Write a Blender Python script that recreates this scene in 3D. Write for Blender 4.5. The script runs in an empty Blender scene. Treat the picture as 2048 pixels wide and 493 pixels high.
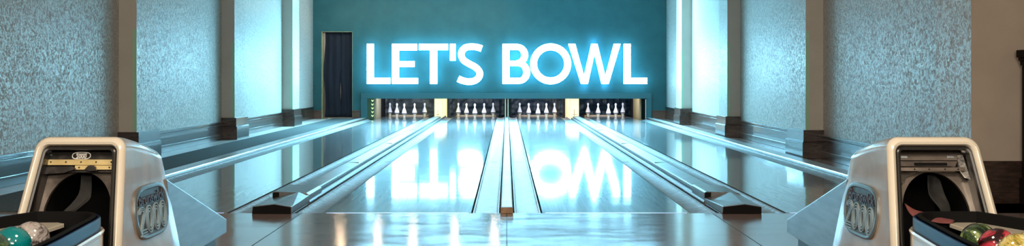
import bpy, bmesh, math, random
from mathutils import Vector, Matrix
random.seed(7)
PI = math.pi
scene = bpy.context.scene
C = scene.collection

# ------------------------------------------------------------------ camera
# 2048 x 493 frame: focal length 2170 px, vanishing point of the lanes at (1013.5, 156.5), eye 0.945 m high
F, VX, VY, H = 2170.0, 1013.5, 156.5, 0.945
cam_d = bpy.data.cameras.new('camera'); cam = bpy.data.objects.new('camera', cam_d); C.objects.link(cam)
cam.location = (0, 0, H); cam.rotation_euler = (PI/2, 0, 0)
cam_d.sensor_width = 36; cam_d.lens = F/2048*36
cam_d.shift_x = (1024-VX)/2048; cam_d.shift_y = -(246.5-VY)/2048
cam_d.clip_end = 100
scene.camera = cam
scene.view_settings.view_transform = 'Standard'; scene.view_settings.look = 'None'
scene.view_settings.gamma = 1; scene.view_settings.exposure = 0.0
scene.view_settings.use_curve_mapping = False
scene.cycles.use_denoising = True
scene.cycles.max_bounces = 8
scene.cycles.sample_clamp_indirect = 6

# ------------------------------------------------------------------ materials
def mat(name, col, rough=.5, metal=0, coat=0, spec=.5, emis=None, estr=0, coat_rough=.05):
    m = bpy.data.materials.new(name); m.use_nodes = True
    b = m.node_tree.nodes['Principled BSDF']
    b.inputs['Base Color'].default_value = (*col, 1)
    b.inputs['Roughness'].default_value = rough; b.inputs['Metallic'].default_value = metal
    b.inputs['Coat Weight'].default_value = coat; b.inputs['Coat Roughness'].default_value = coat_rough
    b.inputs['Specular IOR Level'].default_value = spec
    if emis: b.inputs['Emission Color'].default_value = (*emis, 1); b.inputs['Emission Strength'].default_value = estr
    return m
def nd(m, t, **kw):
    n = m.node_tree.nodes.new(t)
    for k, v in kw.items():
        if k in n.inputs: n.inputs[k].default_value = v
        else: setattr(n, k, v)
    return n
def ln(m, a, ao, b, bi): m.node_tree.links.new(a.outputs[ao], b.inputs[bi])
def coords(m, scale, kind='Position', rot=(0,0,0)):
    mp = nd(m, 'ShaderNodeMapping'); mp.inputs['Scale'].default_value = scale; mp.inputs['Rotation'].default_value = rot
    if kind == 'Position':
        g = nd(m, 'ShaderNodeNewGeometry'); ln(m, g, 'Position', mp, 'Vector')
    else:
        g = nd(m, 'ShaderNodeTexCoord'); ln(m, g, 'Object', mp, 'Vector')
    return mp
def ramp(m, stops):
    r = nd(m, 'ShaderNodeValToRGB'); e = r.color_ramp.elements
    while len(e) < len(stops): e.new(.5)
    for i, (p, c) in enumerate(stops):
        e[i].position = p; e[i].color = (*c, 1) if len(c) == 3 else c
    return r
def noise(m, mp, scale, detail=3, rough=.5, dist=0):
    n = nd(m, 'ShaderNodeTexNoise'); n.inputs['Scale'].default_value = scale; n.inputs['Detail'].default_value = detail
    n.inputs['Roughness'].default_value = rough; n.inputs['Distortion'].default_value = dist
    ln(m, mp, 'Vector', n, 'Vector'); return n
def bump(m, src, out, strength, dist):
    b = nd(m, 'ShaderNodeBump'); b.inputs['Strength'].default_value = strength; b.inputs['Distance'].default_value = dist
    ln(m, src, out, b, 'Height'); ln(m, b, 'Normal', P(m), 'Normal')
    return b
def P(m): return m.node_tree.nodes['Principled BSDF']
def noisy(name, c1, c2, scale, sc=(1,1,1), rough=.5, metal=0, coat=0, bmp=0, bd=.002, kind='Position', lo=.35, hi=.65, detail=4, dist=0, spec=.5):
    m = mat(name, c1, rough, metal, coat, spec)
    mp = coords(m, sc, kind); n = noise(m, mp, scale, detail, .55, dist)
    r = ramp(m, [(lo, c1), (hi, c2)]); ln(m, n, 'Fac', r, 'Fac'); ln(m, r, 'Color', P(m), 'Base Color')
    if bmp: bump(m, n, 'Fac', bmp, bd)
    return m

def wallpaper():
    m = mat('wallpaper', (.45,.42,.38), .5)
    mp = coords(m, (1,.6,.55)); n = noise(m, mp, 58, 3, .6, 1.2)
    r = ramp(m, [(.44, (0,0,0)), (.56, (1,1,1))]); ln(m, n, 'Fac', r, 'Fac')
    c = ramp(m, [(0, (.40,.37,.33)), (1, (.56,.52,.47))]); ln(m, r, 'Color', c, 'Fac'); ln(m, c, 'Color', P(m), 'Base Color')
    q = nd(m, 'ShaderNodeMapRange'); ln(m, r, 'Color', q, 'Value'); q.inputs['To Min'].default_value = .60; q.inputs['To Max'].default_value = .36
    ln(m, q, 'Result', P(m), 'Roughness')
    w = nd(m, 'ShaderNodeMath', operation='MULTIPLY'); w.inputs[1].default_value = .4; ln(m, r, 'Color', w, 0); ln(m, w, 0, P(m), 'Metallic')
    bump(m, r, 'Color', .22, .0012)
    return m
def wood_lane(name, dark, light, rough, coat_rough, coat_w=0, board=.027, length=2.2, seam=.6):
    m = mat(name, light, .35, 0, coat_w, .5, coat_rough=coat_rough)
    mp = coords(m, (1,1,1)); br = nd(m, 'ShaderNodeTexBrick', offset=.37, squash=1)
    mp.inputs['Rotation'].default_value = (0,0,PI/2)
    ln(m, mp, 'Vector', br, 'Vector')
    br.inputs['Scale'].default_value = 1; br.inputs['Brick Width'].default_value = length; br.inputs['Row Height'].default_value = board
    br.inputs['Mortar Size'].default_value = .0003; br.inputs['Color1'].default_value = (*dark,1); br.inputs['Color2'].default_value = (*light,1)
    br.inputs['Mortar'].default_value = tuple(c*seam for c in dark)+(1,)
    mp2 = coords(m, (22, 1.1, 1)); n = noise(m, mp2, 1.6, 5, .6)
    mix = nd(m, 'ShaderNodeMixRGB', blend_type='MULTIPLY'); mix.inputs['Fac'].default_value = .6
    r = ramp(m, [(.3, (.6,.6,.6)), (.7, (1.15,1.15,1.15))]); ln(m, n, 'Fac', r, 'Fac')
    ln(m, br, 'Color', mix, 1); ln(m, r, 'Color', mix, 2); ln(m, mix, 'Color', P(m), 'Base Color')
    mp3 = coords(m, (1.2, 3.2, 1)); n3 = noise(m, mp3, 1.7, 4, .6, .4)
    q = nd(m, 'ShaderNodeMapRange'); ln(m, n3, 'Fac', q, 'Value'); q.inputs['From Min'].default_value = .3; q.inputs['From Max'].default_value = .7
    q.inputs['To Min'].default_value = rough*.8; q.inputs['To Max'].default_value = rough*1.3
    ln(m, q, 'Result', P(m), 'Roughness')
    bump(m, n3, 'Fac', .03, .0015)
    return m
M = {}
M['paper'] = wallpaper()
M['paper_unlit'] = noisy('plain_unlit_wallpaper', (.46,.42,.36), (.50,.46,.395), 3, rough=.7)  # camera-facing wallpaper drawn plain; its missing glints are put into the colour
M['paint_brown'] = noisy('plain_brown_wall_paint', (.36,.30,.24), (.40,.335,.27), 3, rough=.7)
M['teal'] = noisy('teal_wall_paint', (.018,.108,.118), (.026,.130,.142), 2.5, rough=.65, bmp=.1, bd=.002)
M['teal_panel'] = mat('teal_panel', (.026,.12,.135), .5)
M['lane'] = wood_lane('lane_wood', (.175,.19,.195), (.225,.24,.245), .062, .30, .28)
M['approach'] = wood_lane('approach_wood', (.245,.175,.155), (.265,.19,.165), .125, .4, .0, board=.06, length=30, seam=.95)
M['base'] = noisy('dark_stained_skirting', (.020,.012,.009), (.045,.026,.019), 5, (2,2,9), rough=.27, coat=.3)
M['ceil'] = noisy('ceiling_plaster', (.5,.49,.47), (.55,.54,.52), 3, rough=.8)
M['dkfloor'] = mat('under_lane_floor', (.015,.015,.017), .7)
M['pale_floor'] = noisy('pale_floor_strip', (.45,.43,.4), (.55,.52,.48), 4, rough=.3)
M['carpet'] = noisy('dark_teal_carpet', (.035,.048,.048), (.06,.075,.075), 60, rough=.95, bmp=.6, bd=.004)
def gutter_mat():
    m = mat('gutter_plastic', (.5,.53,.53), .42)
    mp = coords(m, (9, 16, 1)); n = noise(m, mp, 1.4, 4, .65, .6)
    r = ramp(m, [(.35, (.17,.19,.19)), (.6, (.30,.32,.32))]); ln(m, n, 'Fac', r, 'Fac'); ln(m, r, 'Color', P(m), 'Base Color')
    bump(m, n, 'Fac', 1.0, .03)
    return m
M['gutter'] = gutter_mat()
M['gutter_pale'] = noisy('pale_gutter_plastic', (.40,.43,.44), (.60,.62,.62), 1.4, (9,14,1), rough=.35, bmp=.8, bd=.02)
M['ledge'] = noisy('grey_ledge', (.30,.30,.30), (.38,.38,.37), 4, (1,.4,1), rough=.3)
M['bead'] = mat('polished_edge_bead', (.75,.76,.76), .18, 1)
M['cover'] = noisy('grey_cover', (.12,.125,.125), (.20,.205,.205), 3, (2,6,1), rough=.33, metal=.3)
M['capblack'] = mat('black_end_face', (.004,.004,.004), .6, spec=.1)
M['steel'] = noisy('brushed_steel', (.33,.36,.38), (.42,.45,.47), 5, (1,1,7), rough=.33, metal=.85)
M['cream'] = noisy('cream_enamel', (.62,.56,.45), (.66,.60,.48), 3, rough=.2, coat=.5)
def hood_mat():
    m = mat('beige_enamel', (.5,.4,.3), .22, coat=.35)
    mp = coords(m, (1,1,1)); n = noise(m, mp, 3.2, 3, .5, 1.2)
    r = ramp(m, [(.3, (.29,.20,.125)), (.7, (.45,.335,.225))]); ln(m, n, 'Fac', r, 'Fac'); ln(m, r, 'Color', P(m), 'Base Color')
    return m
M['hood'] = hood_mat()
M['black'] = mat('black_plastic', (.010,.009,.008), .3)
M['matteblack'] = mat('matte_black', (.004,.004,.004), .8, spec=.1)
M['darkmetal'] = noisy('dark_worn_metal', (.07,.058,.048), (.17,.14,.118), 14, rough=.3, metal=.6)
M['blackplate'] = noisy('scuffed_black_plate', (.010,.009,.008), (.05,.04,.035), 28, rough=.3, lo=.5, hi=.75)
M['brass'] = noisy('yellow_brass', (.55,.42,.17), (.66,.52,.25), 16, rough=.35, metal=.55)
M['whiteprint'] = mat('white_print', (.75,.72,.65), .5)
M['chrome'] = noisy('tarnished_chrome', (.30,.26,.22), (.48,.42,.36), 12, rough=.2, metal=.9)
M['blueband'] = noisy('blue_anodised_band', (.004,.014,.045), (.007,.022,.065), 3, rough=.4, metal=.0, spec=.12)
M['badge'] = noisy('grey_badge_plate', (.05,.058,.058), (.085,.095,.095), 9, rough=.4, metal=.4)
M['badge_rim'] = mat('badge_raised_metal', (.22,.26,.27), .35, .7)
M['letterred'] = mat('dark_red_brown_lettering', (.035,.014,.012), .4)
M['redcloth'] = noisy('dull_red_cloth', (.10,.022,.02), (.17,.045,.04), 20, rough=.8, kind='Object')
M['greycloth'] = noisy('grey_torn_cloth', (.003,.003,.003), (.014,.013,.010), 12, rough=.8, kind='Object')
M['pin'] = mat('white_pin_plastic', (.82,.82,.88), .22, coat=.4)
M['pinband'] = mat('dark_band_rubber', (.04,.05,.10), .5)
M['pinfoot'] = mat('cream_pin_foot', (.72,.70,.58), .35)
M['curtain_navy'] = noisy('navy_curtain', (.008,.008,.016), (.014,.014,.026), 5, (8,1,.6), rough=.85)
M['pit_dark'] = noisy('charcoal_pit_curtain', (.004,.014,.026), (.010,.025,.04), 3, rough=.5)
M['pit_lit_tone'] = noisy('pit_curtain_lit_tone', (.05,.065,.075), (.10,.12,.13), 3, rough=.45)  # leftmost curtain made paler: the light on it is put into the colour
M['pit'] = mat('pit_lining', (.02,.025,.03), .6)
M['yellow_added_glow'] = mat('yellow_panel_added_glow', (.7,.6,.25), .35, emis=(1,.88,.45), estr=1.0)  # partition is no lamp; its brightness is put in as emission
M['peach_added_glow'] = mat('peach_panel_added_glow', (.7,.55,.3), .35, emis=(1,.72,.42), estr=.95)  # peach partition brightened the same way, by added emission
M['beigepanel'] = mat('beige_side_panel', (.42,.37,.25), .4)
M['dkgreen'] = mat('dark_green_board', (.03,.07,.03), .5)
M['arrow'] = mat('yellow_arrow_paint_added_glow', (.8,.85,.35), .4, emis=(.85,1,.35), estr=.5)  # painted arrows, brightened by a glow put into the paint
M['woodstrip'] = mat('pale_wood_strip', (.55,.42,.28), .4)
M['woodend'] = noisy('worn_brown_wood', (.16,.09,.045), (.30,.18,.09), 20, rough=.4)
M['greenpale'] = mat('pale_green_cap_end', (.38,.50,.42), .3)
M['jamb'] = noisy('yellow_brown_jamb', (.30,.26,.13), (.42,.37,.20), 6, rough=.5)
M['guard'] = mat('pale_green_plastic', (.34,.52,.36), .3)
M['darkwood'] = noisy('very_dark_wood', (.003,.0015,.0012), (.007,.004,.0035), 5, (3,3,12), rough=.6, spec=.15)
M['foul'] = mat('pale_violet_line', (.55,.6,.85), .25, emis=(.40,.62,1), estr=.55)
M['sign_face'] = mat('lit_white_face', (.9,.95,1), .4, emis=(.33,.76,1), estr=21)
M['sign_back'] = mat('cyan_backlight', (.3,.8,1), .4, emis=(.06,.58,1), estr=7)
M['bulb'] = mat('warm_bulb', (1,.8,.6), .4, emis=(1,.72,.45), estr=260)
M['seam'] = mat('dark_seam', (.03,.02,.018), .5)

# ------------------------------------------------------------------ mesh helpers
def box(bm, x0, x1, y0, y1, z0, z1, mi=0):
    v = [bm.verts.new(p) for p in ((x0,y0,z0),(x1,y0,z0),(x1,y1,z0),(x0,y1,z0),(x0,y0,z1),(x1,y0,z1),(x1,y1,z1),(x0,y1,z1))]
    for f in ((0,3,2,1),(4,5,6,7),(0,1,5,4),(1,2,6,5),(2,3,7,6),(3,0,4,7)):
        bm.faces.new([v[i] for i in f]).material_index = mi
def loft(bm, rings, closed=True, cap0=False, cap1=False, mi=0):
    vs = [[bm.verts.new(p) for p in r] for r in rings]
    n = len(vs[0])
    for a, b in zip(vs, vs[1:]):
        for i in range(n if closed else n-1):
            j = (i+1) % n
            bm.faces.new((a[i], a[j], b[j], b[i])).material_index = mi
    if cap0: bm.faces.new(list(reversed(vs[0]))).material_index = mi
    if cap1: bm.faces.new(vs[-1]).material_index = mi
    return vs
def lathe(bm, prof, segs=20, c=(0,0,0), mi=None):
    rings = [[(c[0]+r*math.cos(2*PI*k/segs), c[1]+r*math.sin(2*PI*k/segs), c[2]+z) for k in range(segs)] for r, z in prof]
    return loft(bm, rings, True, True, True)
def extr_y(bm, sec, y0, y1, mi=0, ny=1):
    """cross-section (x,z) polygon swept along the lanes"""
    rings = [[(x, y0+(y1-y0)*k/ny, z) for x, z in sec] for k in range(ny+1)]
    loft(bm, rings, True, True, True, mi)
def prism(bm, pts, z0, z1, mi=0):
    loft(bm, [[(x,y,z0) for x,y in pts], [(x,y,z1) for x,y in pts]], True, True, True, mi)
def strip(bm, L, R, y0, y1, closed=False, mi=0):
    """flat ribbon given by left and right (x,z) edge points, thickened from y0 to y1"""
    n = len(L); rings = [[(L[i][0],y0,L[i][1]),(R[i][0],y0,R[i][1]),(R[i][0],y1,R[i][1]),(L[i][0],y1,L[i][1])] for i in range(n)]
    if closed: rings.append(rings[0])
    loft(bm, rings, True, not closed, not closed, mi)
def ribbon(pts, w):
    L, R = [], []
    for i, p in enumerate(pts):
        a = Vector(pts[max(0,i-1)]); b = Vector(pts[min(len(pts)-1,i+1)]); d = (b-a).normalized(); n = Vector((-d.y, d.x))*w/2
        L.append(tuple(Vector(p)+n)); R.append(tuple(Vector(p)-n))
    return L, R
def resample(pts, n):
    ps = [Vector(p) for p in pts]; d = [0]
    for a, b in zip(ps, ps[1:]): d.append(d[-1]+(b-a).length)
    out, j = [], 0
    for k in range(n):
        t = d[-1]*k/(n-1)
        while j < len(d)-2 and d[j+1] < t: j += 1
        f = (t-d[j])/max(1e-9, d[j+1]-d[j]); out.append(tuple(ps[j].lerp(ps[j+1], min(1,f))))
    return out
def catmull(pts, n=6, closed=False):
    ps = [Vector(p) for p in pts]; out = []; N = len(ps)
    for i in range(N if closed else N-1):
        if closed: p0,p1,p2,p3 = ps[i-1],ps[i],ps[(i+1)%N],ps[(i+2)%N]
        else: p0,p1,p2,p3 = ps[max(0,i-1)],ps[i],ps[i+1],ps[min(N-1,i+2)]
        for k in range(n):
            t = k/n; out.append(tuple(.5*((2*p1)+(p2-p0)*t+(2*p0-5*p1+4*p2-p3)*t*t+(3*p1-p0-3*p2+p3)*t**3)))
    if not closed: out.append(tuple(ps[-1]))
    return out
def offset_poly(pts, d):
    """offset a closed counter-clockwise polygon inwards by d"""
    out = []; n = len(pts)
    for i in range(n):
        a, b = Vector(pts[i-1]), Vector(pts[(i+1)%n]); t = (b-a).normalized()
        out.append((pts[i][0]-t.y*d, pts[i][1]+t.x*d))
    return out

def obj(name, bm, mats, parent=None, smooth=False, bevel=0, recalc=True, org=None):
    """one mesh object; coordinates are given in the world and stored relative to the root thing"""
    if recalc: bmesh.ops.recalc_face_normals(bm, faces=bm.faces)
    if parent is not None:
        r = parent
        while r.parent: r = r.parent
        bmesh.ops.translate(bm, verts=bm.verts, vec=-Vector(r.location))
    elif org is not None:
        bmesh.ops.translate(bm, verts=bm.verts, vec=-Vector(org))
    me = bpy.data.meshes.new(name); bm.to_mesh(me); bm.free()
    for m in (mats if isinstance(mats, (list,tuple)) else [mats]): me.materials.append(m)
    o = bpy.data.objects.new(name, me); C.objects.link(o)
    if parent is not None: o.parent = parent
    elif org is not None: o.location = org
    if smooth:
        for p in me.polygons: p.use_smooth = True
        me.set_sharp_from_angle(angle=math.radians(38))
    if bevel:
        b = o.modifiers.new('bevel', 'BEVEL'); b.width = bevel; b.segments = 2; b.limit_method = 'ANGLE'
    return o
def tag(o, label, cat, group=None, kind=None):
    o['label'] = label; o['category'] = cat
    if group: o['group'] = group
    if kind: o['kind'] = kind
    return o
def thing(name, loc, label, cat, group=None):
    o = bpy.data.objects.new(name, None); C.objects.link(o); o.location = loc; o.empty_display_size = .1
    return tag(o, label, cat, group)
def struct(name, bm, m, **k):
    o = obj(name, bm, m, **k); o['kind'] = 'structure'; return o
def copy_tree(o, parent=None):
    c = o.copy(); C.objects.link(c); c.parent = parent
    for ch in list(o.children): copy_tree(ch, c)
    return c
def N(): return bmesh.new()
def text_mesh(s, size, extrude=.002, sx=1, bold=0):
    cu = bpy.data.curves.new('lettering', 'FONT'); cu.body = s; cu.size = size; cu.extrude = extrude; cu.offset = bold
    cu.align_x = 'CENTER'; cu.align_y = 'CENTER'; cu.resolution_u = 3
    t = bpy.data.objects.new('lettering', cu); C.objects.link(t)
    bpy.context.view_layer.update()
    me = bpy.data.meshes.new_from_object(t.evaluated_get(bpy.context.evaluated_depsgraph_get()))
    bpy.data.objects.remove(t); bpy.data.curves.remove(cu)
    bm = bmesh.new(); bm.from_mesh(me); bpy.data.meshes.remove(me)
    bmesh.ops.scale(bm, verts=bm.verts, vec=(sx,1,1))
    return bm

# ------------------------------------------------------------------ room shell
CZ = 3.5; YB = 25.2
XL, XLP = -4.375, -4.175; XR, XRP = 3.71, 3.505
PD = .68
PL = [3.3, 7.75, 12.235, 16.64, 21.14]
PR = [12.72, 17.24, 21.74]
pts = [(-5.2,-3)]; pts.append((XL,-3))
for y in PL:
    pts += [(XL,y),(XLP,y),(XLP,y+PD),(XL if y < 20 else -4.5, y+PD)]
pts += [(-4.5,YB),(-5.2,YB)]
bm = N(); prism(bm, pts, -.2, CZ); o = struct('wall_left', bm, [M['paper'], M['paper_unlit']])
for p in o.data.polygons:
    if p.normal.y < -.9: p.material_index = 1
pts = [(6.3,-3),(6.3,YB),(XR,YB)]
for y in reversed(PR): pts += [(XR,y+PD),(XRP,y+PD),(XRP,y),(XR,y)]
pts += [(XR,8.19+PD),(XRP,8.19+PD),(XRP,8.19),(5.5,8.19),(5.5,-3)]
bm = N(); prism(bm, pts, -.2, CZ)
for f in bm.faces:
    c = f.calc_center_median()
    if abs(c.y-8.19) < .01 or c.x > 5.3 and abs(f.normal.z) < .5: f.material_index = 1
o = struct('wall_right', bm, [M['paper'], M['paint_brown'], M['paper_unlit']])
for p in o.data.polygons:
    if abs(p.center.y-8.19) < .01 or abs(p.center.x-5.5) < .01: p.material_index = 1
    elif p.normal.y < -.9: p.material_index = 2
# back wall with the curtained doorway and the low opening over the pins
DX0, DX1, DZ = -4.302, -3.582, 2.03
OX0, OX1, OZ = -3.233, 3.245, .467
bm = N()
box(bm, -5.2, DX0, YB, YB+.2, -.2, CZ); box(bm, DX1, OX0, YB, YB+.2, -.2, CZ); box(bm, OX1, 4.5, YB, YB+.2, -.2, CZ)
box(bm, DX0, DX1, YB, YB+.2, DZ, CZ); box(bm, OX0, OX1, YB, YB+.2, .6, CZ)
struct('wall_back', bm, M['teal'])
bm = N(); box(bm, -5.2, 6.3, -3.2, -3, -.2, CZ); struct('wall_rear', bm, M['paint_brown'])
bm = N(); box(bm, -5.2, 6.3, -3.2, YB+3.2, CZ, CZ+.2); struct('ceiling', bm, M['ceil'])
# closet behind the curtain and the pit shell
bm = N(); box(bm, -4.6, -3.45, 26.6, 26.7, -.2, 2.4); box(bm, -4.6, -4.5, 25.4, 26.6, -.2, 2.4); box(bm, -3.5, -3.45, 25.4, 26.6, -.2, 2.4)
box(bm, -4.6,-3.45, 25.4, 26.7, 2.3, 2.4); struct('wall_closet', bm, M['ceil'])
bm = N(); box(bm, -3.4, 3.4, 27.6, 27.7, -.3, .8); box(bm, -3.4, -3.24, 25.4, 27.6, -.3, .8); box(bm, 3.25, 3.4, 25.4, 27.6, -.3, .8)
box(bm, -3.4, 3.4, 25.4, 27.7, .70, .8); struct('wall_pit', bm, M['pit'])
bm = N(); box(bm, -5.2, 5.5, -3, 7.575, -.2, 0); struct('floor', bm, M['approach'])
bm = N(); box(bm, -3.43, 3.41, 7.575, 27.7, -.3, -.12); struct('floor_under_lanes', bm, M['dkfloor'])
bm = N(); box(bm, -5.2, -3.43, 7.575, 26.7, -.3, 0); struct('floor_left', bm, M['pale_floor'])
bm = N(); box(bm, 3.41, 3.9, 7.575, YB, -.3, 0); box(bm, 3.41,5.5,7.575,8.19,-.3,0); struct('floor_right', bm, M['approach'])
# approach seams
bm = N()
for x in (0, -1.433, 1.433): box(bm, x-.003, x+.003, -3, 7.575, -.001, .0006)
struct('trim_1', bm, M['seam'])

# skirtings
def skirt(bm, x, y0, y1, s):      # along a recess; s = direction into the room
    xs = sorted((x, x+s*.028)); box(bm, *xs, y0, y1, 0, .235)
    xs = sorted((x, x+s*.016)); box(bm, *xs, y0, y1, .235, .255)
    xs = sorted((x, x+s*.036)); box(bm, *xs, y0, y1, .255, .278)
    xs = sorted((x, x+s*.040)); box(bm, *xs, y0, y1, 0, .09)
def block(bm, x, xr, y, s):
    xs = sorted((xr, x+s*.035)); box(bm, *xs, y-.035, y+PD+.035, .20, .335)
    xs = sorted((xr, x+s*.050)); box(bm, *xs, y-.050, y+PD+.050, 0, .195)
    xs = sorted((xr, x+s*.042)); box(bm, *xs, y-.042, y+PD+.042, .195, .205)
bm = N(); prev = -3
for y in PL: skirt(bm, XL, prev, y, 1); block(bm, XLP, XL, y, 1); prev = y+PD
skirt(bm, -4.5, prev, YB, 1)
struct('baseboard_left', bm, M['base'], bevel=.004)
bm = N(); prev = 8.19+PD
for y in PR: skirt(bm, XR, prev, y, -1); block(bm, XRP, XR, y, -1); prev = y+PD
skirt(bm, XR, prev, YB, -1)
box(bm, XRP-.04, 5.5, 8.19-.04, 8.19, 0, .32); box(bm, XRP-.04, XRP, 8.15, 8.19+PD+.04, 0, .32); box(bm, XRP, XR, 8.19+PD, 8.91+.0, 0, .32)
box(bm, XRP-.05, 5.5, 8.19-.055, 8.19, 0, .17)
struct('baseboard_right', bm, M['base'], bevel=.004)
bm = N(); 
for a, b in ((-4.5,DX0-.0),(DX1,-3.40),(3.375,XR)):
    box(bm, a, b, YB-.03, YB, 0, .17); box(bm, a, b, YB-.04, YB, .17, .195)
struct('baseboard_back', bm, noisy('brown_skirting', (.10,.05,.035), (.15,.075,.05), 5, rough=.35), bevel=.003)

# corner guards on the pilasters
def guard(x, y, s, label):
    bm = N(); w = .045
    xs = sorted((x+s*.003, x-s*w)); box(bm, *xs, y-.004, y, .34, 1.50)
    xs = sorted((x+s*.003, x)); box(bm, *xs, y, y+.014, .34, 1.50)
    tag(obj('corner_guard', bm, M['guard'], org=(x, y, .34)), label, 'corner guard', 'green corner guards on the wall pilasters')
nm = ['nearest', 'middle', 'farthest']
for i, y in enumerate(PL[2:]): guard(XLP, y, 1, f'pale green corner guard strip on the {nm[i]} visible pilaster of the left wall')
for i, y in enumerate(PR): guard(XRP, y, -1, f'pale green corner guard strip on the {nm[i]} guarded pilaster of the right wall')

# ------------------------------------------------------------------ lanes, gutters, covers
Y0, YE = 7.60, 27.02
names = ['leftmost bowling lane, beside the carpet walkway', 'second bowling lane from left, reflecting the word LET\'S',
         'third bowling lane from left, reflecting the word BOWL', 'rightmost bowling lane, along the right wall']
lane_x = [(-2.985,-1.96), (-1.28,-.25), (.25,1.28), (1.96,2.985)]
for (a, b), nme in zip(lane_x, names):
    bm = N(); box(bm, a, b, Y0, YE, -.12, 0)
    tag(obj('bowling_lane', bm, M['lane'], org=((a+b)/2, Y0, -.12)), 'glossy wooden '+nme, 'bowling lane', 'bowling lanes')
    
# foul line pale emissive strips set in the floor before each lane
for (a, b), w in zip(lane_x, ('leftmost lane', 'second lane from left', 'third lane from left', 'rightmost lane')):
    bm = N(); box(bm, a+.02, b-.02, 7.577, 7.598, -.12, .0015)
    tag(obj('foul_line', bm, M['foul'], org=(a, 7.58, -.12)), f'thin pale blue foul line across the start of the {w}', 'foul line', 'foul lines')
def gutter(x0, x1, label, ye=26.6):
    sec = [(x0,-.12),(x1,-.12),(x1,-.006)]
    n = 12; c = (x0+x1)/2; r = (x1-x0)/2-.008
    for k in range(n+1):
        a = PI*k/n; sec.append((c+r*math.cos(a), -.008-.024*math.sin(a)))
    sec.append((x0,-.006))
    bm = N(); extr_y(bm, sec, Y0, ye)
    for y in (12.6, 17.1, 21.9): box(bm, c-r*.9, c+r*.9, y, y+.012, -.031, -.0285)
    tag(obj('gutter', bm, M['gutter_pale' if 'pale' in label else 'gutter'], org=(x0, Y0, -.12), smooth=True), label, 'gutter', 'lane gutters')
gutter(-3.215,-2.995, 'ribbed grey gutter left of the leftmost lane', 25.16)
gutter(-1.948,-1.79, 'ribbed grey gutter right of the leftmost lane')
gutter(-1.475,-1.292, 'ribbed grey gutter left of the second lane from left')
gutter(-.238,-.055, 'pale gutter just left of the centre divider')
gutter(.055,.238, 'pale gutter just right of the centre divider')
gutter(1.292,1.475, 'ribbed grey gutter right of the third lane from left')
gutter(1.79,1.948, 'ribbed grey gutter left of the rightmost lane')
gutter(2.995,3.215, 'ribbed grey gutter between rightmost lane and right wall', 25.16)

# centre divider
t = thing('lane_divider', (0, Y0, -.12), 'narrow raised divider between the two middle lanes with brown wooden end', 'lane divider')
sec = [(-.042,-.12),(.042,-.12),(.042,.030),(.034,.040),(-.034,.040),(-.042,.030)]
bm = N(); extr_y(bm, sec, 8.15, 26.9); obj('capping_strip', bm, M['ledge'], t, bevel=.003)
bm = N(); extr_y(bm, [(x*1.02,z+.001) for x,z in sec], 7.60, 8.15); 
extr_y(bm, [(-.006,.041),(.006,.041),(.004,.0435),(-.004,.0435)], 7.93, 7.945)
g = obj('end_piece', bm, M['greenpale'], t, bevel=.003); g['label'] = 'pale green end piece'
bm = N(); extr_y(bm, [(-.045,-.0),(.045,-.0),(.045,.033),(.036,.044),(-.036,.044),(-.045,.033)], 7.55, 7.6005, ny=1)
obj('end_block', bm, M['woodend'], t, bevel=.004)['label'] = 'worn brown wooden end block'

# wide covers over the ball return tracks
def cover(s, label):
    t = thing('return_cover', (s*1.63, 7.5, -.12), label, 'ball return cover', 'wide ball return covers')
    X = lambda v: s*v
    bm = N(); extr_y(bm, [(X(1.53),-.12),(X(1.787),-.12),(X(1.787),.004),(X(1.66),.066),(X(1.535),.058),(X(1.53),.05)], 8.75, 26.6)
    for y in (11.3, 14.6, 18.4): box(bm, *sorted((X(1.54),X(1.66))), y, y+.006, .05, .0665)
    obj('cover', bm, M['cover'], t, bevel=.003)
    bm = N(); extr_y(bm, [(X(1.487),-.12),(X(1.53),-.12),(X(1.53),.006),(X(1.52),.026),(X(1.497),.026),(X(1.487),.006)], 8.2, 26.6)
    obj('side_rail', bm, M['cover'], t, bevel=.002)
    # collar with raised flat top, then a faceted nose with black end face
    c = s*1.632; hw = .138
    bm = N(); extr_y(bm, [(c-hw,-.12),(c+hw,-.12),(c+hw,.060),(c+hw-.02,.075),(c-hw+.015,.086),(c-hw,.078)], 8.2, 8.75)
    box(bm, c-hw+.002, c-hw+.05, 8.198, 8.2, .03, .08, 1)
    obj('collar', bm, [M['cover'], M['capblack']], t, bevel=.003)
    bm = N()
    front = [(c-hw,-.0),(c+hw,-.0),(c+hw,.050),(c+.02,.070),(c-hw+.005,.052)]
    back = [(c-hw-.0,-.0),(c+hw,-.0),(c+hw,.058),(c+.06,.082),(c-hw+.0,.035)]
    loft(bm, [[(x,7.53,z) for x,z in front], [(x,7.60,z) for x,z in front], [(x,8.2,z) for x,z in back]], True, True, True)
    loft(bm, [[(c-hw,7.60,-.12),(c+hw,7.60,-.12),(c+hw,8.2,-.12),(c-hw,8.2,-.12)],[(c-hw,7.60,0),(c+hw,7.60,0),(c+hw,8.2,0),(c-hw,8.2,0)]], True, True, True)
    obj('nose', bm, M['cover'], t, bevel=.004)
    bm = N()
    ins = [(c-hw+.004,.002),(c+hw-.004,.002),(c+hw-.004,.047),(c+.02,.066),(c-hw+.009,.049)]
    loft(bm, [[(x,7.526,z) for x,z in ins],[(x,7.532,z) for x,z in ins]], True, True, True)
    obj('end_face', bm, M['capblack'], t)['label'] = 'black end face'
cover(-1, 'wide grey ball return cover between the two left lanes with black end')
cover(1, 'wide grey ball return cover between the two right lanes with black end')

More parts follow.
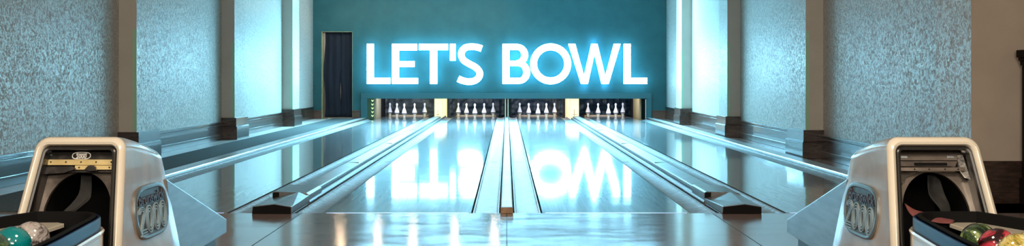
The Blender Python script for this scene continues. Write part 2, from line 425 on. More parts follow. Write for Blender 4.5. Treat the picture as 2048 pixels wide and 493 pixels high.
# outer ledges with polished bead
for s, w in ((-1, 'left'), (1, 'right')):
    t = thing('edge_ledge', (s*3.3, Y0, -.12), f'long grey ledge with bright edge outside the {w}most gutter', 'ledge', 'outer lane ledges')
    bm = N(); a, b = sorted((s*3.252, s*3.408)); box(bm, a, b, 7.58, YB-.05, -.12, .022); obj('ledge', bm, M['ledge'], t, bevel=.004)
    bm = N(); c = s*3.235; sec = [(c+.010*math.cos(k*PI/6), .016+.010*math.sin(k*PI/6)) for k in range(7)] + [(c-.010,-.12),(c+.010,-.12)]
    extr_y(bm, sec, 7.58, YB-.05); obj('edge_bead', bm, M['bead'], t, smooth=True)['label'] = 'polished bright edge bead'
    for y in (11.4, 15.2, 19.0):
        pass
bm = N(); box(bm, -4.02, -3.435, 7.6, YB-.05, 0, .012)
tag(obj('carpet_runner', bm, M['carpet'], org=(-3.7,7.6,0)), 'dark teal carpet walkway between the left wall and leftmost lane', 'carpet')

# ------------------------------------------------------------------ pin end
bm = N(); box(bm, -3.385, 3.36, 25.15, YB, OZ, .60); box(bm, -3.385, OX0, 25.15, YB, 0, OZ); box(bm, OX1, 3.36, 25.15, YB, 0, OZ)
box(bm, -3.385, 3.36, YB, YB+.2, OZ, .6)
struct('trim_2', bm, M['teal_panel'], bevel=.004)
def kick(name, x0, x1, m, label, front=25.17, back=27.3, z=.465, extra=None):
    t = thing(name, ((x0+x1)/2, front, -.12), label, 'partition', 'pin deck partitions')
    bm = N(); box(bm, x0, x1, front+.01, back, -.12, z)
    for k in range(3): box(bm, x0+.01, x1-.01, front+.006, front+.01, .05+.14*k, .16+.14*k)
    obj('board', bm, m, t, bevel=.004); return t
t = kick('partition_board', -1.678, -1.50, M['yellow_added_glow'], 'yellow partition with added glow between the two left pin decks')
bm = N(); box(bm, -1.60,-1.592, 25.165, 25.175, .06, .20); box(bm, -1.64,-1.55, 25.165, 25.175, .095, .102); obj('bracket', bm, M['woodend'], t)
t = kick('partition_board', 1.47, 1.675, M['peach_added_glow'], 'peach partition with added glow between the two right pin decks')
bm = N(); box(bm, 1.56,1.568, 25.165, 25.175, .06, .22); box(bm, 1.53,1.64, 25.165, 25.175, .095, .102); obj('bracket', bm, M['woodend'], t)
for s, w in ((-1,'left'),(1,'right')):
    a, b = sorted((s*.018, s*.042))
    t = thing('divider_board', (s*.03, 25.17, -.12), f'thin pale wooden board at pins, {w} one of the central pair', 'partition', 'central pair of thin boards')
    bm = N(); box(bm, a, b, 26.905, 27.3, -.12, .45); obj('board', bm, M['woodstrip'], t)
    bm = N(); box(bm, a, b, 25.17, 26.9, .041, .45); obj('front_board', bm, M['woodstrip'], t)
t = thing('end_partition', (-3.15, 25.17, -.12), 'end partition with dark green front and yellow arrows, left of pins', 'partition')
bm = N(); box(bm, -3.232, -3.085, 25.17, 25.26, -.01, .465); obj('front_board', bm, M['dkgreen'], t)
bm = N(); box(bm, -3.14, -3.07, 25.262, 26.5, -.12, .465); obj('side_panel', bm, M['beigepanel'], t)['label'] = 'beige side panel'
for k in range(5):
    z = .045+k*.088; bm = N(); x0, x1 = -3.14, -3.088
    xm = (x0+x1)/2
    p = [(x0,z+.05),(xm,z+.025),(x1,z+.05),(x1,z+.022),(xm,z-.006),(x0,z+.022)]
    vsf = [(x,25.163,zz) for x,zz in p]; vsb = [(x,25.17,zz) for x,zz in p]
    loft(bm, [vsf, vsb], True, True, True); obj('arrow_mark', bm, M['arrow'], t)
t = thing('end_partition', (3.17, 25.17, -.12), 'end partition with gold side panel and black front, right of pins', 'partition')
bm = N(); box(bm, 3.13, 3.215, 25.17, 25.26, -.01, .465); obj('front_board', bm, M['matteblack'], t)
bm = N(); box(bm, 3.122, 3.2, 25.262, 26.8, -.12, .465); obj('side_panel', bm, noisy('gold_brown_panel',(.42,.30,.13),(.6,.47,.25),3,(1,6,.3),rough=.35), t)['label'] = 'gold brown side panel'
bm = N(); box(bm, 3.215, 3.232, 25.165, 25.2, .0, .45); obj('edge_strip', bm, M['whiteprint'], t)

deck_c = [-2.46, -.765, .75, 2.44]
which = ['leftmost lane', 'second lane from left', 'third lane from left', 'rightmost lane']
span = [(-3.06,-1.69), (-1.49,-.05), (.05,1.46), (1.685,3.11)]
for i, (a, b) in enumerate(span):
    bm = N(); nx, nz = 60, 14; amp = .030
    rows = []
    for j in range(nz+1):
        z = -.10+.76*j/nz; r = []
        for k in range(nx+1):
            u = k/nx; x = a+(b-a)*u
            sag = math.sin(PI*u)*.10
            y = 27.35 + amp*math.sin(u*43+3*math.sin(u*5+i)) * (.4+.6*j/nz) + .035*math.sin((z+sag)*48+u*4*math.sin(i+1))*(1 if i in (0,3) else .4)
            r.append((x, y, z))
        rows.append(r)
    loft(bm, rows, False)
    tag(obj('pit_curtain', bm, M['pit_lit_tone'] if i == 0 else M['pit_dark'], org=((a+b)/2,27.35,-.1), smooth=True),
        ('creased lit-toned grey' if i == 0 else 'dark navy')+f' curtain hanging behind the pins of the {which[i]}', 'curtain', 'curtains behind the pins')
    bm = N(); box(bm, deck_c[i]-.50, deck_c[i]+.50, 27.02, 27.06, -.12, .026)
    tag(obj('tail_plank', bm, M['woodstrip'], org=(deck_c[i],27.02,-.12)), f'thin cream plank behind the pins of the {which[i]}', 'plank', 'planks behind the pins')
# pins
prof = [(0,0),(.024,0),(.028,.006),(.0275,.028),(.030,.045),(.040,.062),(.055,.078)]
prof_band = [(.055,.078),(.0605,.083),(.0605,.095),(.0575,.098)]
prof_up = [(.0575,.098),(.059,.108),(.056,.128),(.047,.158),(.036,.188),(.026,.214),(.0185,.236),(.0165,.252),(.0190,.268),(.0245,.288),(.0255,.304),(.022,.320),(.012,.331),(.0,.335)]
def ring(bm, prof, segs=20):
    rings = [[(max(r,.0005)*math.cos(2*PI*k/segs), max(r,.0005)*math.sin(2*PI*k/segs), z) for k in range(segs)] for r, z in prof]
    loft(bm, rings, True, prof[0][0] == 0, prof[-1][0] == 0)
def make_pin():
    t = thing('bowling_pin', (0,0,0), '', 'bowling pin', 'bowling pins')
    bm = N(); ring(bm, prof_up); obj('upper_body', bm, M['pin'], t, smooth=True)
    bm = N(); ring(bm, prof_band); obj('rubber_band', bm, M['pinband'], t, smooth=True)['label'] = 'dark rubber band'
    bm = N(); ring(bm, prof); obj('foot', bm, M['pinfoot'], t, smooth=True)['label'] = 'cream foot'
    return t
pin0 = make_pin(); first = True
pos = [(-.43,26.83,'leftmost pin'), (-.215,26.43,'second pin from left'), (0,26.04,'front middle pin'), (.215,26.43,'second pin from right'), (.43,26.83,'rightmost pin')]
for i, cx in enumerate(deck_c):
    for dx, y, w in pos:
        p = pin0 if first else copy_tree(pin0); first = False
        p.location = (cx+dx, y, 0); p['label'] = f'white bowling pin, {w} of the {which[i]}'
        p['group'] = f'five pins of the {which[i]}'

# doorway curtain
t = thing('door_curtain', ((DX0+DX1)/2, YB+.05, 0), 'dark navy curtain in two panels filling the doorway in teal wall', 'curtain')
def panel(x0, x1, lean, ph):
    bm = N(); rows = []
    for j in range(21):
        z = .03+1.985*j/20; f = 1-j/20; r = []
        for k in range(33):
            u = k/32; x = x0+(x1-x0)*u + lean(u, z)
            r.append((x, YB+.08+.009*math.sin(u*15+ph)*(1-.3*f)+.008*math.sin(z*5+u*4), z))
        rows.append(r)
    loft(bm, rows, False); o = obj('curtain_panel', bm, M['curtain_navy'], t, smooth=True)
    md = o.modifiers.new('thick','SOLIDIFY'); md.thickness = .006
slit = lambda z: .016*max(0, 1-abs(z-.66)/.30)
panel(-4.245, -3.866, lambda u,z: (-u)*slit(z) + (1-u)*.02*math.sin(z*4.2), 0)
panel(-3.872, -3.59, lambda u,z: (1-u)*slit(z), 2)
bm = N(); box(bm, DX0+.002, DX1-.002, YB+.07, YB+.09, 2.0, 2.022); obj('curtain_rail', bm, M['capblack'], t)
bm = N()
box(bm, DX0, DX0+.022, YB-.008, YB+.2, 0, DZ); box(bm, DX1-.008, DX1, YB-.004, YB+.2, 0, DZ); box(bm, DX0, DX1, YB-.004, YB+.2, DZ-.012, DZ)
struct('door_1', bm, M['jamb'])
bm = N(); box(bm, DX0+.15, DX1, YB-.03, YB+.0, 0, .018); struct('trim_3', bm, M['woodstrip'])

# dark wooden piece at the right edge
t = thing('dark_cabinet', (4.6, 7.95, 0), 'tall very dark wooden cabinet with moulded top against brown wall at right', 'cabinet')
bm = N(); box(bm, 3.86, 5.35, 7.85, 8.13, 0, 1.10)
for k in range(3): box(bm, 3.93+.47*k, 4.33+.47*k, 7.84, 7.85, .45, 1.0)
obj('body', bm, M['darkwood'], t, bevel=.004)
bm = N(); extr = [(3.83,1.06),(3.81,1.10)]
box(bm, 3.845, 5.36, 7.835, 8.13, 1.04, 1.075); box(bm, 3.815, 5.38, 7.805, 8.13, 1.10, 1.155); box(bm, 3.83,5.37,7.82,8.13,1.075,1.10)
obj('cornice', bm, M['darkwood'], t, bevel=.006)
bm = N(); box(bm, 3.84, 5.38, 7.82, 8.13, 0, .20); obj('plinth', bm, M['darkwood'], t, bevel=.006)

# ------------------------------------------------------------------ LET'S BOWL
SY = 25.06
def sp(p): return ((p[0]-VX)*SY/F, H-(p[1]-VY)*SY/F)
def rect(x0, x1, y0, y1): return ([(x0,y0),(x0,y1)], [(x1,y0),(x1,y1)], False)
def arc(cx, cy, rx0, ry0, rx1, ry1, a0, a1, n=14):
    L = [(cx+rx0*math.cos(a0+(a1-a0)*k/n), cy-ry0*math.sin(a0+(a1-a0)*k/n)) for k in range(n+1)]
    R = [(cx+rx1*math.cos(a0+(a1-a0)*k/n), cy-ry1*math.sin(a0+(a1-a0)*k/n)) for k in range(n+1)]
    return (L, R, False)
def ell(x): return [rect(x, x+14, 88, 168), rect(x+14, x+47, 156, 168)]
scent = [(850+x/4.287, 70+y/4.287) for x,y in ((486,118),(450,106),(400,101),(350,108),(318,138),(312,178),(332,218),(378,248),(432,277),(466,315),(466,355),(435,389),(380,402),(325,393),(284,376))]
SL, SR = ribbon(catmull(scent, 3), 13)
B = [rect(1005, 1019, 88, 168)]
B += [rect(1019,1033,88,100), rect(1019,1036,121.5,132.5), rect(1019,1038,156,168)]
B += [arc(1033,110.2,23.5,22.3,9.5,10.5,PI/2,-PI/2,12), arc(1038,144.7,22.5,23.3,8.5,11.5,PI/2,-PI/2,12)]
th = [2*PI*k/40 for k in range(40)]
O = [([(1101.3+41*math.cos(a),128-41*math.sin(a)) for a in th], [(1101.3+27.3*math.cos(a),128-27.3*math.sin(a)) for a in th], True)]
W = [([(1136.3,88),(1165.2,168)],[(1150.3,88),(1172.5,150)],False)]
W = [([(1136.3,88),(1166,168)],[(1150.3,88),(1171.5,168)],False), ([(1186,88),(1166,168)],[(1191.6,88),(1171.5,168)],False)]
def seg(ax0, ax1, bx0, bx1, y0=88, y1=168): return ([(ax0,y0),(bx0,y1)], [(ax1,y0),(bx1,y1)], False)
W = [seg(1136.3,1150.6,1164.6,1172.4), seg(1185.6,1192.0,1164.6,1174.6), ]
W = [seg(1136.5,1150.5,1162.0,1172.5), seg(1182.5,1193.5,1164.5,1176.0), seg(1184.0,1195.0,1203.0,1214.5), seg(1227.7,1241.2,1206.5,1217.5)]
letters = [
 ('L', 'first', ell(733.5)), ('E', 'second', [rect(784,798,88,168), rect(798,834,88,101), rect(798,829,122.5,134), rect(798,836,156.3,168)]),
 ('T', 'third', [rect(838,896,88,100.5), rect(860,874.5,100.5,168)]), ("'", None, [rect(899.7,911.3,88,121.5)]),
 ('S', 'last', [(SL,SR,False)]), ('B','first',B), ('O','second',O), ('W','third',W), ('L','last',ell(1247.5))]
for ch, w, strips in letters:
    word = "LET'S" if strips is not None and (letters.index((ch,w,strips)) < 5) else 'BOWL'
    lab = "glowing white apostrophe in the word LET'S on teal wall" if w is None else f'glowing white letter {ch}, {w} letter of the word {word} on teal wall'
    xs = [p[0] for L,R,c in strips for p in L+R]; cx, cz = sp(((min(xs)+max(xs))/2, 168))
    t = thing('sign_letter', (cx, SY, cz), lab, 'sign letter', 'glowing letters of the wall sign')
    bm = N()
    for L, R, c in strips: strip(bm, [sp(p) for p in L], [sp(p) for p in R], SY, SY+.03, c)
    obj('letter_face', bm, M['sign_face'], t)
    bm = N()
    for L, R, c in strips: 
        f = lambda p: (sp(p)[0], sp(p)[1])
        strip(bm, [f(p) for p in L], [f(p) for p in R], SY+.032, SY+.075, c)
    obj('backlight', bm, M['sign_back'], t)['label'] = 'cyan backlight'
    bm = N()
    L, R, c = strips[0]; mid = [((a[0]+b[0])/2, (a[1]+b[1])/2) for a, b in zip(L, R)]; mid = resample(mid, 11)
    q, q2 = sp(mid[2]), sp(mid[8])
    bm.free()
    for a in ((q,) if w is None else (q, q2)):
        bm = N(); box(bm, a[0]-.012, a[0]+.012, SY+.075, YB+.003, a[1]-.012, a[1]+.012); obj('wall_mount', bm, M['steel'], t)

# ------------------------------------------------------------------ ball returns
CX = 1.62
def fy(z): return 4.13-.404*(.72-z)
def outline(d, r0=.052, zb=0.0, n=8, wid=0.0):
    """front outline inset by d: (lx, z) from bottom inner side, over the top, to bottom outer side"""
    r = max(.012, r0-d*.75); top = .72-d
    w = lambda z: .168+wid+.1*(.72-z)-d
    p = [(-w(zb), zb), (-w(.2), .2), (-w(.4), .4)]
    c = w(top-r)-r; 
    for k in range(n+1):
        a = PI-(PI/2)*k/n; p.append((-c-r+ (r+r*math.cos(a)), top-r+r*math.sin(a)))
    for k in range(n+1):
        a = PI/2-(PI/2)*k/n; p.append((c+r*math.cos(a), top-r+r*math.sin(a)))
    p += [(w(.4), .4), (w(.2), .2), (w(zb), zb)]
    return p
def ball_return(s, label, right):
    wid = .004 if right else 0
    t = thing('ball_return', (s*CX, 4.2, 0), label, 'ball return', 'ball returns')
    X = lambda lx: s*(CX+lx)
    def ringpts(d, dy, zb=0.0): return [(X(x), fy(z)+dy, z) for x, z in outline(d, zb=zb, wid=wid)]
    # shell
    rings = []
    prev = outline(0, wid=wid)
    for tt in (0, .03, .2, .4, .6, .8, .93, .98, 1.0):
        kz = 1-(.078/.72)*(tt**1.35); ins = 0 if tt < .9 else (.002 if tt < .95 else (.006 if tt < .99 else .03))
        r = []
        for x, z in outline(ins, wid=wid):
            zz = z*kz; yf = fy(z)+.012; yr = 4.585+(.645-zz)*.31
            r.append((X(x*(1-.03*tt)), yf+(yr-yf)*tt, zz))
        rings.append(r)
    bm = N(); loft(bm, rings, False, False, True); obj('hood', bm, M['hood'], t, smooth=True)
    bm = N(); loft(bm, [ringpts(d, dy) for d, dy in ((0,.016),(.002,.004),(.008,-.006),(.017,-.011),(.026,-.006),(.032,.004),(.034,.02))], False)
    obj('front_rim', bm, M['cream'], t, smooth=True)['label'] = 'cream rounded rim'
    bm = N(); loft(bm, [ringpts(d, dy) for d, dy in ((.033,.02),(.035,.002),(.040,-.002),(.047,.000),(.050,.02))], False)
    obj('gasket', bm, M['black'], t, smooth=True)['label'] = 'black gasket strip'
    bm = N(); loft(bm, [ringpts(d, dy) for d, dy in ((.050,.018),(.052,.075))], False); obj('inner_lining', bm, M['black'], t, smooth=True)
    # face plate with arched opening
    zb = .22
    out = resample([(x,z) for x,z in outline(.052, zb=zb, wid=wid) if z > zb+.01 or z == zb], 48)
    arch = [(-.142,zb),(-.139,.33),(-.132,.40)] + [(-.128*math.cos(PI*k/16), .43+.155*math.sin(PI*k/16)) for k in range(17)] + [(.132,.40),(.139,.33),(.142,zb)]
    arch = resample(arch, 48)
    bm = N(); loft(bm, [[(X(x), fy(z)+.072, z) for x,z in out], [(X(x), fy(z)+.074, z) for x,z in arch], [(X(x*.99), fy(z)+.086, z*.995) for x,z in arch]], False)
    obj('face_plate', bm, M['chrome'] if right else M['darkmetal'], t, smooth=True)
    bm = N(); loft(bm, [[(X(x*k), fy(z)+dy, zc) for (x,z), zc in ((p, .22+(p[1]-.22)*k) for p in arch)] for k, dy in ((1,.08),(.98,.2),(.9,.38))], False)
    loft(bm, [[(X(x*.9), fy(z)+.38, .22+(z-.22)*.9) for x,z in arch]], False, False, True)
    obj('tunnel', bm, M['matteblack'], t, smooth=True)
    def plate(x0, x1, z0, z1, dy, th, m, name, n=1):
        bm = N(); loft(bm, [[(X(x0),fy(z0)+dy,z0),(X(x1),fy(z0)+dy,z0),(X(x1),fy(z1)+dy,z1),(X(x0),fy(z1)+dy,z1)],
                            [(X(x0),fy(z0)+dy+th,z0),(X(x1),fy(z0)+dy+th,z0),(X(x1),fy(z1)+dy+th,z1),(X(x0),fy(z1)+dy+th,z1)]], True, True, True)
        return obj(name, bm, m, t, bevel=.001)
    def screw(x, z, dy, m=None, r=.0035, par=None, name='screw'):
        bm = N(); loft(bm, [[(X(x+r*q*math.cos(2*PI*k/10)), fy(z)+dd, z+r*q*math.sin(2*PI*k/10)) for k in range(10)] for q, dd in ((1,dy),(1,dy-.002),(.6,dy-.0035))], True, True, True)
        obj(name, bm, m or M['darkmetal'], par or t)
    if not right:
        bp = plate(-.132, .134, .585, .662, .05, .008, M['blackplate'], 'upper_plate'); bp['label'] = 'scuffed black upper plate'
        for x, z in ((.122,.650),(-.120,.651)): screw(x, z, .049, M['steel'], .004, bp)
        b1 = plate(-.128, .127, .6135, .6345, .038, .010, M['brass'], 'brass_strip')
        for k in range(5): screw(-.115+.0575*k, .625, .038, M['black'], .003, b1)
        b2 = plate(-.128, .022, .5965, .6125, .040, .010, M['brass'], 'brass_strip')
        for x in (-.11, .005): screw(x, .6045, .040, M['black'], .003, b2)
        bm = N(); loft(bm, [[(X(x), fy(z)+.03, z) for x,z in ((-.03,.611),(-.045,.614),(-.060,.607),(-.066,.594),(-.04,.592),(-.02,.598))],
                            [(X(x), fy(z)+.042, z) for x,z in ((-.03,.611),(-.045,.614),(-.060,.607),(-.066,.594),(-.04,.592),(-.02,.598))]], True, True, True)
        obj('worn_patch', bm, M['blackplate'], b2)
        bm = N(); zz = .586
        loft(bm, [[(X(x), fy(z)+dy, z) for x,z in ((.134,.607),(.03,.609),(.015,.600),(.06,.585),(.134,.580))] for dy in (.035,.047)], True, True, True)
        obj('scuffed_bar', bm, M['blackplate'], t)
    else:
        up = plate(-.125, .10, .630, .655, .045, .010, M['chrome'], 'upper_plate'); up['label'] = 'tarnished chrome upper plate'
        bm = N(); loft(bm, [[(X(x), fy(z)+dy, z) for x,z in ((-.13,.628),(.098,.628),(.085,.608),(-.13,.608))] for dy in (.040,.052)], True, True, True)
        obj('slot_plate', bm, M['darkmetal'], t, bevel=.001)
        plate(-.07, .055, .6115, .6225, .037, .003, M['matteblack'], 'slot')
        for a, b in ((-.116,-.09),(.062,.088)): plate(a, b, .638, .648, .042, .004, M['steel'], 'light_tab')
        b1 = plate(-.128, .118, .592, .606, .030, .010, M['chrome'], 'riveted_strip')
        for x in (-.075,-.02,.04,.09): screw(x, .599, .030, M['black'], .003, b1, 'rivet')
        bm = N(); loft(bm, [[(X(x), fy(z)+dy, z) for x,z in ((.10,.650),(.122,.650),(.138,.560),(.12,.565),(.10,.60))] for dy in (.044,.058)], True, True, True)
        obj('corner_plate', bm, noisy('speckled_grey_plate', (.08,.075,.07), (.40,.38,.35), 90, rough=.3, metal=.5), t)
        bm = N(); loft(bm, [[(X(x), fy(z)+dy, z) for x,z in ((-.128,.589),(-.05,.589),(-.10,.566),(-.11,.545),(-.135,.545))] for dy in (.058,.07)], True, True, True)
        obj('lower_corner_plate', bm, M['darkmetal'], t)
    # badge on the lane-side face
    sx = lambda z: -(.168+wid+.1*(.72-z))
    def side(Y, z, off): # point on the lane side face, pushed out by off
        tt = min(1, max(0, (Y-fy(z))/.62)); return (X(sx(z)*(1-.03*tt)-off), Y, z)
    yc, zc, hw, hh = 4.345, .415, .205, .105
    def bad(k, off):
        pts = []
        n = 40
        for i in range(n):
            a = 2*PI*i/n; e = .5
            cx = abs(math.cos(a))**e*(1 if math.cos(a) >= 0 else -1); sz = abs(math.sin(a))**e*(1 if math.sin(a) >= 0 else -1)
            pts.append(side(yc+(hw*k)*cx*(1-.10*abs(sz)), zc+(hh-(1-k)*hw)*sz, off))
        return pts
    bm = N(); loft(bm, [bad(1.0,-.004), bad(1.0,.006), bad(.97,.010), bad(.93,.009), bad(.91,.004)], True, False, True)
    for f in bm.faces:
        if len(f.verts) > 6: f.material_index = 1
    bd = obj('badge', bm, [M['badge_rim'], M['badge']], t, smooth=True); bd['label'] = 'grey rounded badge plate'
    # lettering; text runs left to right as seen from the lanes
    rd = -s  # direction of increasing Y as text advances: left unit reads away from camera
    def put(bmt, dz, off):
        for v in bmt.verts:
            u, w, dep = v.co.x, v.co.y, v.co.z
            Y = yc + (u if s < 0 else -u); z = zc+dz+w
            v.co = side(Y, z, off+dep)
    bt = text_mesh('Brunswick', .062, .002, 1.22, .0012); put(bt, .052, .006); obj('lettering', bt, M['letterred'], bd)['label'] = 'dark raised lettering'
    bm = N()
    def sring(cx, cz, rx, rz, w=.0034, a0=0, a1=2*PI, n=24):
        n2 = n if a1-a0 > 6 else n//2
        L = []; R = []
        for k in range(n2+1):
            a = a0+(a1-a0)*k/n2; L.append((cx+rx*math.cos(a), cz+rz*math.sin(a))); R.append((cx+(rx-w)*math.cos(a), cz+(rz-w)*math.sin(a)))
        pr = [L, R]; rr = []
        for l, r in zip(L, R):
            q = []
            for (u, z), off in ((l,.004),(l,.010),(r,.010),(r,.004)):
                q.append(side(yc+(u if s < 0 else -u), zc+z, off))
            rr.append(q)
        loft(bm, rr, True, True, True)
    for i, cx in enumerate((-.132,-.046,.040,.126)):
        if i > 0:
            for k in range(3): sring(cx, -.028, .043-.011*k, .055-.011*k, .004)
        else:
            for k in range(3):
                sring(cx, .002-.0, .040-.010*k, .026-.007*k, .004, -PI*.15, PI*1.0)
                b = []
                z0 = -.083+.010*k
                for a, c in (((-.165+.0,z0),(-.09,z0)),((-.165,z0),(cx+.036-.01*k,-.004))):
                    L, R = ribbon([a, c], .004)
                    rr = [[side(yc+(u if s < 0 else -u), zc+z, off) for (u,z),off in ((l,.004),(l,.010),(r,.010),(r,.004))] for l, r in zip(L, R)]
                    loft(bm, rr, True, True, True)
    obj('numerals', bm, mat('pale_raised_metal', (.30,.38,.40), .35, .3), bd)['label'] = 'raised striped numerals'
    if not right:   # small oval logo on the black plate
        bm = N(); lc, lz = .006, .6475
        for (rx, rz, w) in ((.036,.0145,.003),):
            L = []; R = []
            for k in range(33):
                a = 2*PI*k/32; e = .75
                cx_ = abs(math.cos(a))**e*math.copysign(1, math.cos(a)); sz = abs(math.sin(a))**e*math.copysign(1, math.sin(a))
                L.append((lc+rx*cx_, lz+rz*sz)); R.append((lc+(rx-w)*cx_, lz+(rz-w)*sz))
            rr = [[(X(u), fy(z)+dy, z) for (u,z),dy in ((l,.049),(l,.047),(r,.047),(r,.049))] for l, r in zip(L, R)]
            loft(bm, rr, True)
        lg = obj('logo_oval', bm, M['whiteprint'], t)
        for txt, size, dz, w in (('Brunswick', .0095, .0065, 1.0), ('2000', .019, -.0035, 1.05)):
            bt = text_mesh(txt, size, .0005, w, .0006)
            for v in bt.verts:
                u, q, dep = v.co; z = lz+dz+q; v.co = (X(lc)+u, fy(z)+.0475-dep, z)
            obj('logo_text', bt, M['whiteprint'], lg)
    # ball tray (outline in (lx, Y) runs round the rack)
    tr = [(-.29,2.9),(-.275,3.2),(-.215,3.65),(-.192,3.80),(-.165,3.885),(-.12,3.94),(-.06,3.965),(.08,3.965),(.118,3.93),(.18,3.76),(.25,3.55),(.31,3.2),(.31,2.9)]
    tr = catmull(tr, 4, False)
    ctr = (.0, 3.3)
    def ofs(d):
        o = []
        for i, p in enumerate(tr):
            a, b = Vector(tr[max(0,i-1)]), Vector(tr[min(len(tr)-1,i+1)]); q = (b-a).normalized(); o.append((p[0]+q.y*d, p[1]-q.x*d))
        return o
    def tring(d, z): return [(X(x), y, z) for x, y in ofs(d)]
    bm = N(); loft(bm, [tring(*a) for a in ((.0,.405),(.0,.447),(.003,.452),(.010,.452),(.012,.447),(.012,.40))], True)
    obj('tray_band', bm, M['blueband'], t, smooth=True)['label'] = 'blue metallic band'
    bm = N(); loft(bm, [tring(*a) for a in ((.014,.455),(.014,.459),(.030,.459),(.032,.455),(.032,.325))], False, False, False)
    # only the outer, dark side keeps the thick rail
    obj('tray_lining', bm, M['matteblack'], t, smooth=True)
    bm = N(); loft(bm, [tring(*a) for a in ((.0,.405),(-.008,.409),(-.013,.403),(-.010,.392))], True); obj('tray_lip', bm, M['cream'], t, smooth=True)
    bm = N(); loft(bm, [tring(-.008,.0), tring(-.008,.40), tring(.004,.40)], True, True, False)
    obj('tray_body', bm, M['cream'], t, smooth=True)
    bm = N(); loft(bm, [tring(.03,.33), tring(.03,.334)], True, True, True); obj('tray_floor', bm, M['matteblack'], t)
    bm = N(); prism(bm, [(X(x),y) for x,y in ((-.025,3.765),(-.025,3.91),(.015,3.945),(.075,3.94),(.10,3.90),(.150,3.77),(.195,3.64),(.085,3.64),(.075,3.765))], .405, .42)
    obj('tray_plate', bm, M['cream'], t, bevel=.002)['label'] = 'cream plate by the opening'
    bm = N(); 
    for k, x in enumerate((-.085,-.125)): prism(bm, [(X(x),3.2),(X(x+.012),3.2),(X(x+.012),3.86),(X(x),3.86)], .36, .385)
    prism(bm, [(X(-.13),3.72),(X(-.07),3.72),(X(-.06),3.80),(X(-.12),3.80)], .385, .392)
    obj('ball_rail', bm, M['steel'], t, bevel=.002)
    # cloth inside the opening
    def cloth(name, pts, m, lab):
        bm = N(); grid = []
        for row in pts: grid.append([(X(x), y, z) for x, y, z in catmull(row, 4)])
        cols = list(zip(*grid)); rows = [catmull(list(c), 4) for c in cols]
        loft(bm, rows, False); o = obj(name, bm, m, t, smooth=True); o['label'] = lab
        md = o.modifiers.new('thick','SOLIDIFY'); md.thickness = .003
    if not right:
        cloth('torn_flap', [[(.02,4.18,.57),(.015,4.14,.50),(.055,4.10,.44),(.06,4.06,.425)],[(-.01,4.20,.57),(-.02,4.16,.51),(.015,4.12,.445),(.03,4.05,.424)],[(-.02,4.18,.56),(-.03,4.15,.49),(-.01,4.12,.46),(.015,4.06,.43)]], M['greycloth'], 'grey torn flap')
    else:
        cloth('torn_flap', [[(.0,4.18,.57),(-.01,4.14,.50),(.015,4.10,.45),(-.0,4.03,.422)],[(.03,4.20,.57),(.02,4.17,.51),(.035,4.12,.47),(.03,4.04,.43)],[(.05,4.18,.55),(.055,4.15,.50),(.06,4.12,.46),(.04,4.06,.43)]], M['greycloth'], 'grey torn flap')
        cloth('red_cloth', [[(-.135,4.05,.475),(-.11,4.02,.455),(-.07,3.99,.445),(-.01,3.97,.432)],[(-.135,4.0,.445),(-.10,3.97,.44),(-.06,3.94,.438),(0.0,3.93,.426)],[(-.12,3.94,.42),(-.09,3.93,.425),(-.06,3.91,.42),(-.02,3.90,.42)]], M['redcloth'], 'dull red cloth')
    # steel ramp cover and low plinth behind the hood
    pr = [(4.58,.52),(5.55,.226),(5.57,.220),(5.57,.150),(5.20,.144),(4.70,.144)]
    bm = N(); loft(bm, [[(X(x), y, z) for y, z in pr] for x in (-.183,.183)], True, True, True)
    obj('ramp_cover', bm, M['steel'], t, bevel=.006)['label'] = 'steel sloping ramp cover'
    bm = N(); box(bm, *sorted((X(-.17),X(.17))), 4.70, 5.40, 0, .15); obj('ramp_base', bm, mat('dark_blue_grey_metal',(.08,.12,.14),.4,.4), t)
    return t
ball_return(-1, 'beige ball return hood at left with brass strips and oval logo', False)
ball_return(1, 'beige ball return hood at right with chrome plates and red cloth', True)

# ------------------------------------------------------------------ balls
def ball_mat(name, stops, scale=5, dist=2.0, stretch=(1,1,1)):
    m = mat(name, stops[0][1], .07, coat=.5)
    mp = coords(m, stretch, 'Object'); n = noise(m, mp, scale, 5, .6, dist)
    r = ramp(m, stops); ln(m, n, 'Fac', r, 'Fac'); ln(m, r, 'Color', P(m), 'Base Color'); return m
def ball(x, y, z, m, label, rot=(0,0,0)):
    bm = N(); bmesh.ops.create_uvsphere(bm, u_segments=40, v_segments=24, radius=.0605)
    o = obj('bowling_ball', bm, m, smooth=True); o.location = (x,y,z); o.rotation_euler = rot
    tag(o, label, 'bowling ball', 'small bowling balls on the ball return racks')
ball(-1.622, 3.700, .3945, ball_mat('grey_swirl_ball', [(.40,(.03,.025,.025)),(.50,(.30,.26,.24)),(.62,(.42,.38,.35))], 11, 2.6, (1,1,2.2)), 'grey and brown swirled bowling ball behind the teal one', (.3,.8,.2))
ball(-1.628, 3.572, .3945, ball_mat('teal_ball', [(.3,(.0,.14,.15)),(.7,(.005,.22,.22))], 6, 1), 'shiny teal bowling ball on the left rack')
ball(-1.640, 3.445, .3945, ball_mat('dark_green_ball', [(.42,(.02,.05,.03)),(.55,(.10,.16,.06)),(.7,(.3,.3,.2))], 14, 1.5), 'dark green speckled bowling ball at the bottom left corner')
ball(1.592, 3.660, .3945, ball_mat('green_marble_ball', [(.40,(.006,.012,.006)),(.52,(.05,.09,.03)),(.60,(.35,.42,.16)),(.8,(.05,.08,.03))], 13, 1.2), 'dark green marbled bowling ball nearest the right opening')
ball(1.600, 3.538, .3945, ball_mat('red_marble_ball', [(.44,(.02,.005,.006)),(.50,(.45,.03,.05)),(.58,(.62,.12,.12)),(.7,(.55,.08,.10))], 6, 1.5), 'red and black marbled bowling ball between green and yellow ones', (.9,.3,.5))
ball(1.608, 3.416, .3945, ball_mat('yellow_marble_ball', [(.36,(.08,.06,.01)),(.48,(.42,.32,.06)),(.64,(.72,.62,.28))], 13, 2.2, (1,1,2)), 'yellow marbled bowling ball in front at the lower right', (.4,.6,0))
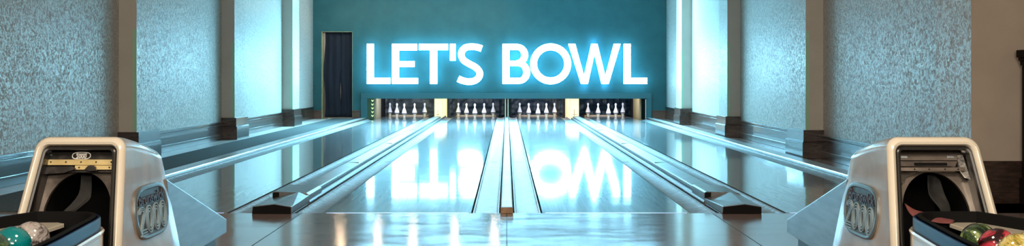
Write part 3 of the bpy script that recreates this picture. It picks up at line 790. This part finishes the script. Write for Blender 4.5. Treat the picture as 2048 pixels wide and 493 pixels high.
ball(1.742, 3.56, .3945, ball_mat('ochre_ball', [(.36,(.22,.14,.02)),(.6,(.62,.46,.10))], 11, 2), 'ochre yellow bowling ball cut by the right picture edge')

# ------------------------------------------------------------------ lamps and added fill lights
def spot_fix(x, y, z):
    t = thing('ceiling_spotlight', (x,y,z), 'warm ceiling spotlight close to the teal wall, reflected in the floor', 'spotlight', 'warm spotlights above the teal wall')
    bm = N(); loft(bm, [[(x+r*math.cos(2*PI*k/14), y+r*math.sin(2*PI*k/14), z+h) for k in range(14)] for r, h in ((.05,0),(.055,.16),(.02,.2),(.02,CZ-z))], True, False, True)
    obj('housing', bm, M['black'], t, smooth=True)
    bm = N(); loft(bm, [[(x+r*math.cos(2*PI*k/14), y+r*math.sin(2*PI*k/14), z+h) for k in range(14)] for r, h in ((.048,.01),(.04,-.015),(.01,-.03))], True, True, True)
    obj('bulb', bm, M['bulb'], t, smooth=True)
for px in (681, 755, 826, 909, 989): spot_fix((px-VX)*24.3/F, 24.3, 2.82)

def area(name, loc, size, size_y, power, col, rot=(0,0,0), spread=PI, look=None):
    l = bpy.data.lights.new(name, 'AREA'); l.shape = 'RECTANGLE'; l.size = size; l.size_y = size_y; l.energy = power; l.color = col; l.spread = spread
    o = bpy.data.objects.new(name, l); C.objects.link(o); o.location = loc; o.rotation_euler = rot
    if look: o.rotation_euler = (Vector(look)-Vector(loc)).to_track_quat('-Z','Y').to_euler()
    return o
for i, (a, b) in enumerate(span):
    area('pin_deck_lamp', ((a+b)/2, 25.55, .66), 1.1, .06, 20, (.74,.84,1), look=((a+b)/2, 26.6, .05))
for x in (-2.6, 2.6): area('added_room_fill', (x*.6, .6, 3.2), .8, .8, 42, (1,.86,.70), look=(x*.7, 4.1, .5))  # unseen warm fills, added to light the hoods
area('added_room_fill', (0, 3.0, 3.3), .7, .7, 60, (1,.84,.66), look=(0, 4.0, 0))  # warm overhead fill added for the inner hood sides and approach
area('added_rear_fill', (0, -2.6, 2.6), 5, 1.2, 320, (1,.88,.74), look=(0, 14, 1.4))  # large unseen fill from behind, added for the camera-facing walls
area('unseen_hall_fill', (0, 9, 3.45), 5, 8, 34, (1,.88,.76))  # unseen soft warm fill over the lanes, not a real fixture
area('added_blue_fill', (0, 22.0, 3.4), 6, .5, 1750, (.28,.74,1), look=(0, 21.0, 0), spread=2.3)  # unseen blue fill added to brighten far lanes and walls, no real fixture
area('closet_lamp', (-4.0, 26.0, 2.2), .4, .4, 7, (1,.92,.78))
for i, px in enumerate((681, 755, 826, 909, 989)):
    l = bpy.data.lights.new('wall_wash', 'SPOT'); l.energy = 1.0; l.color = (1,.85,.65); l.spot_size = 1.2; l.spot_blend = .9; l.shadow_soft_size = .03
    o = bpy.data.objects.new('wall_wash', l); C.objects.link(o); o.location = ((px-VX)*25/F, 24.95, 2.77); o.rotation_euler = (math.radians(22),0,0)
w = bpy.data.worlds.new('world'); scene.world = w; w.use_nodes = True
w.node_tree.nodes['Background'].inputs[0].default_value = (.5,.45,.4,1); w.node_tree.nodes['Background'].inputs[1].default_value = .02
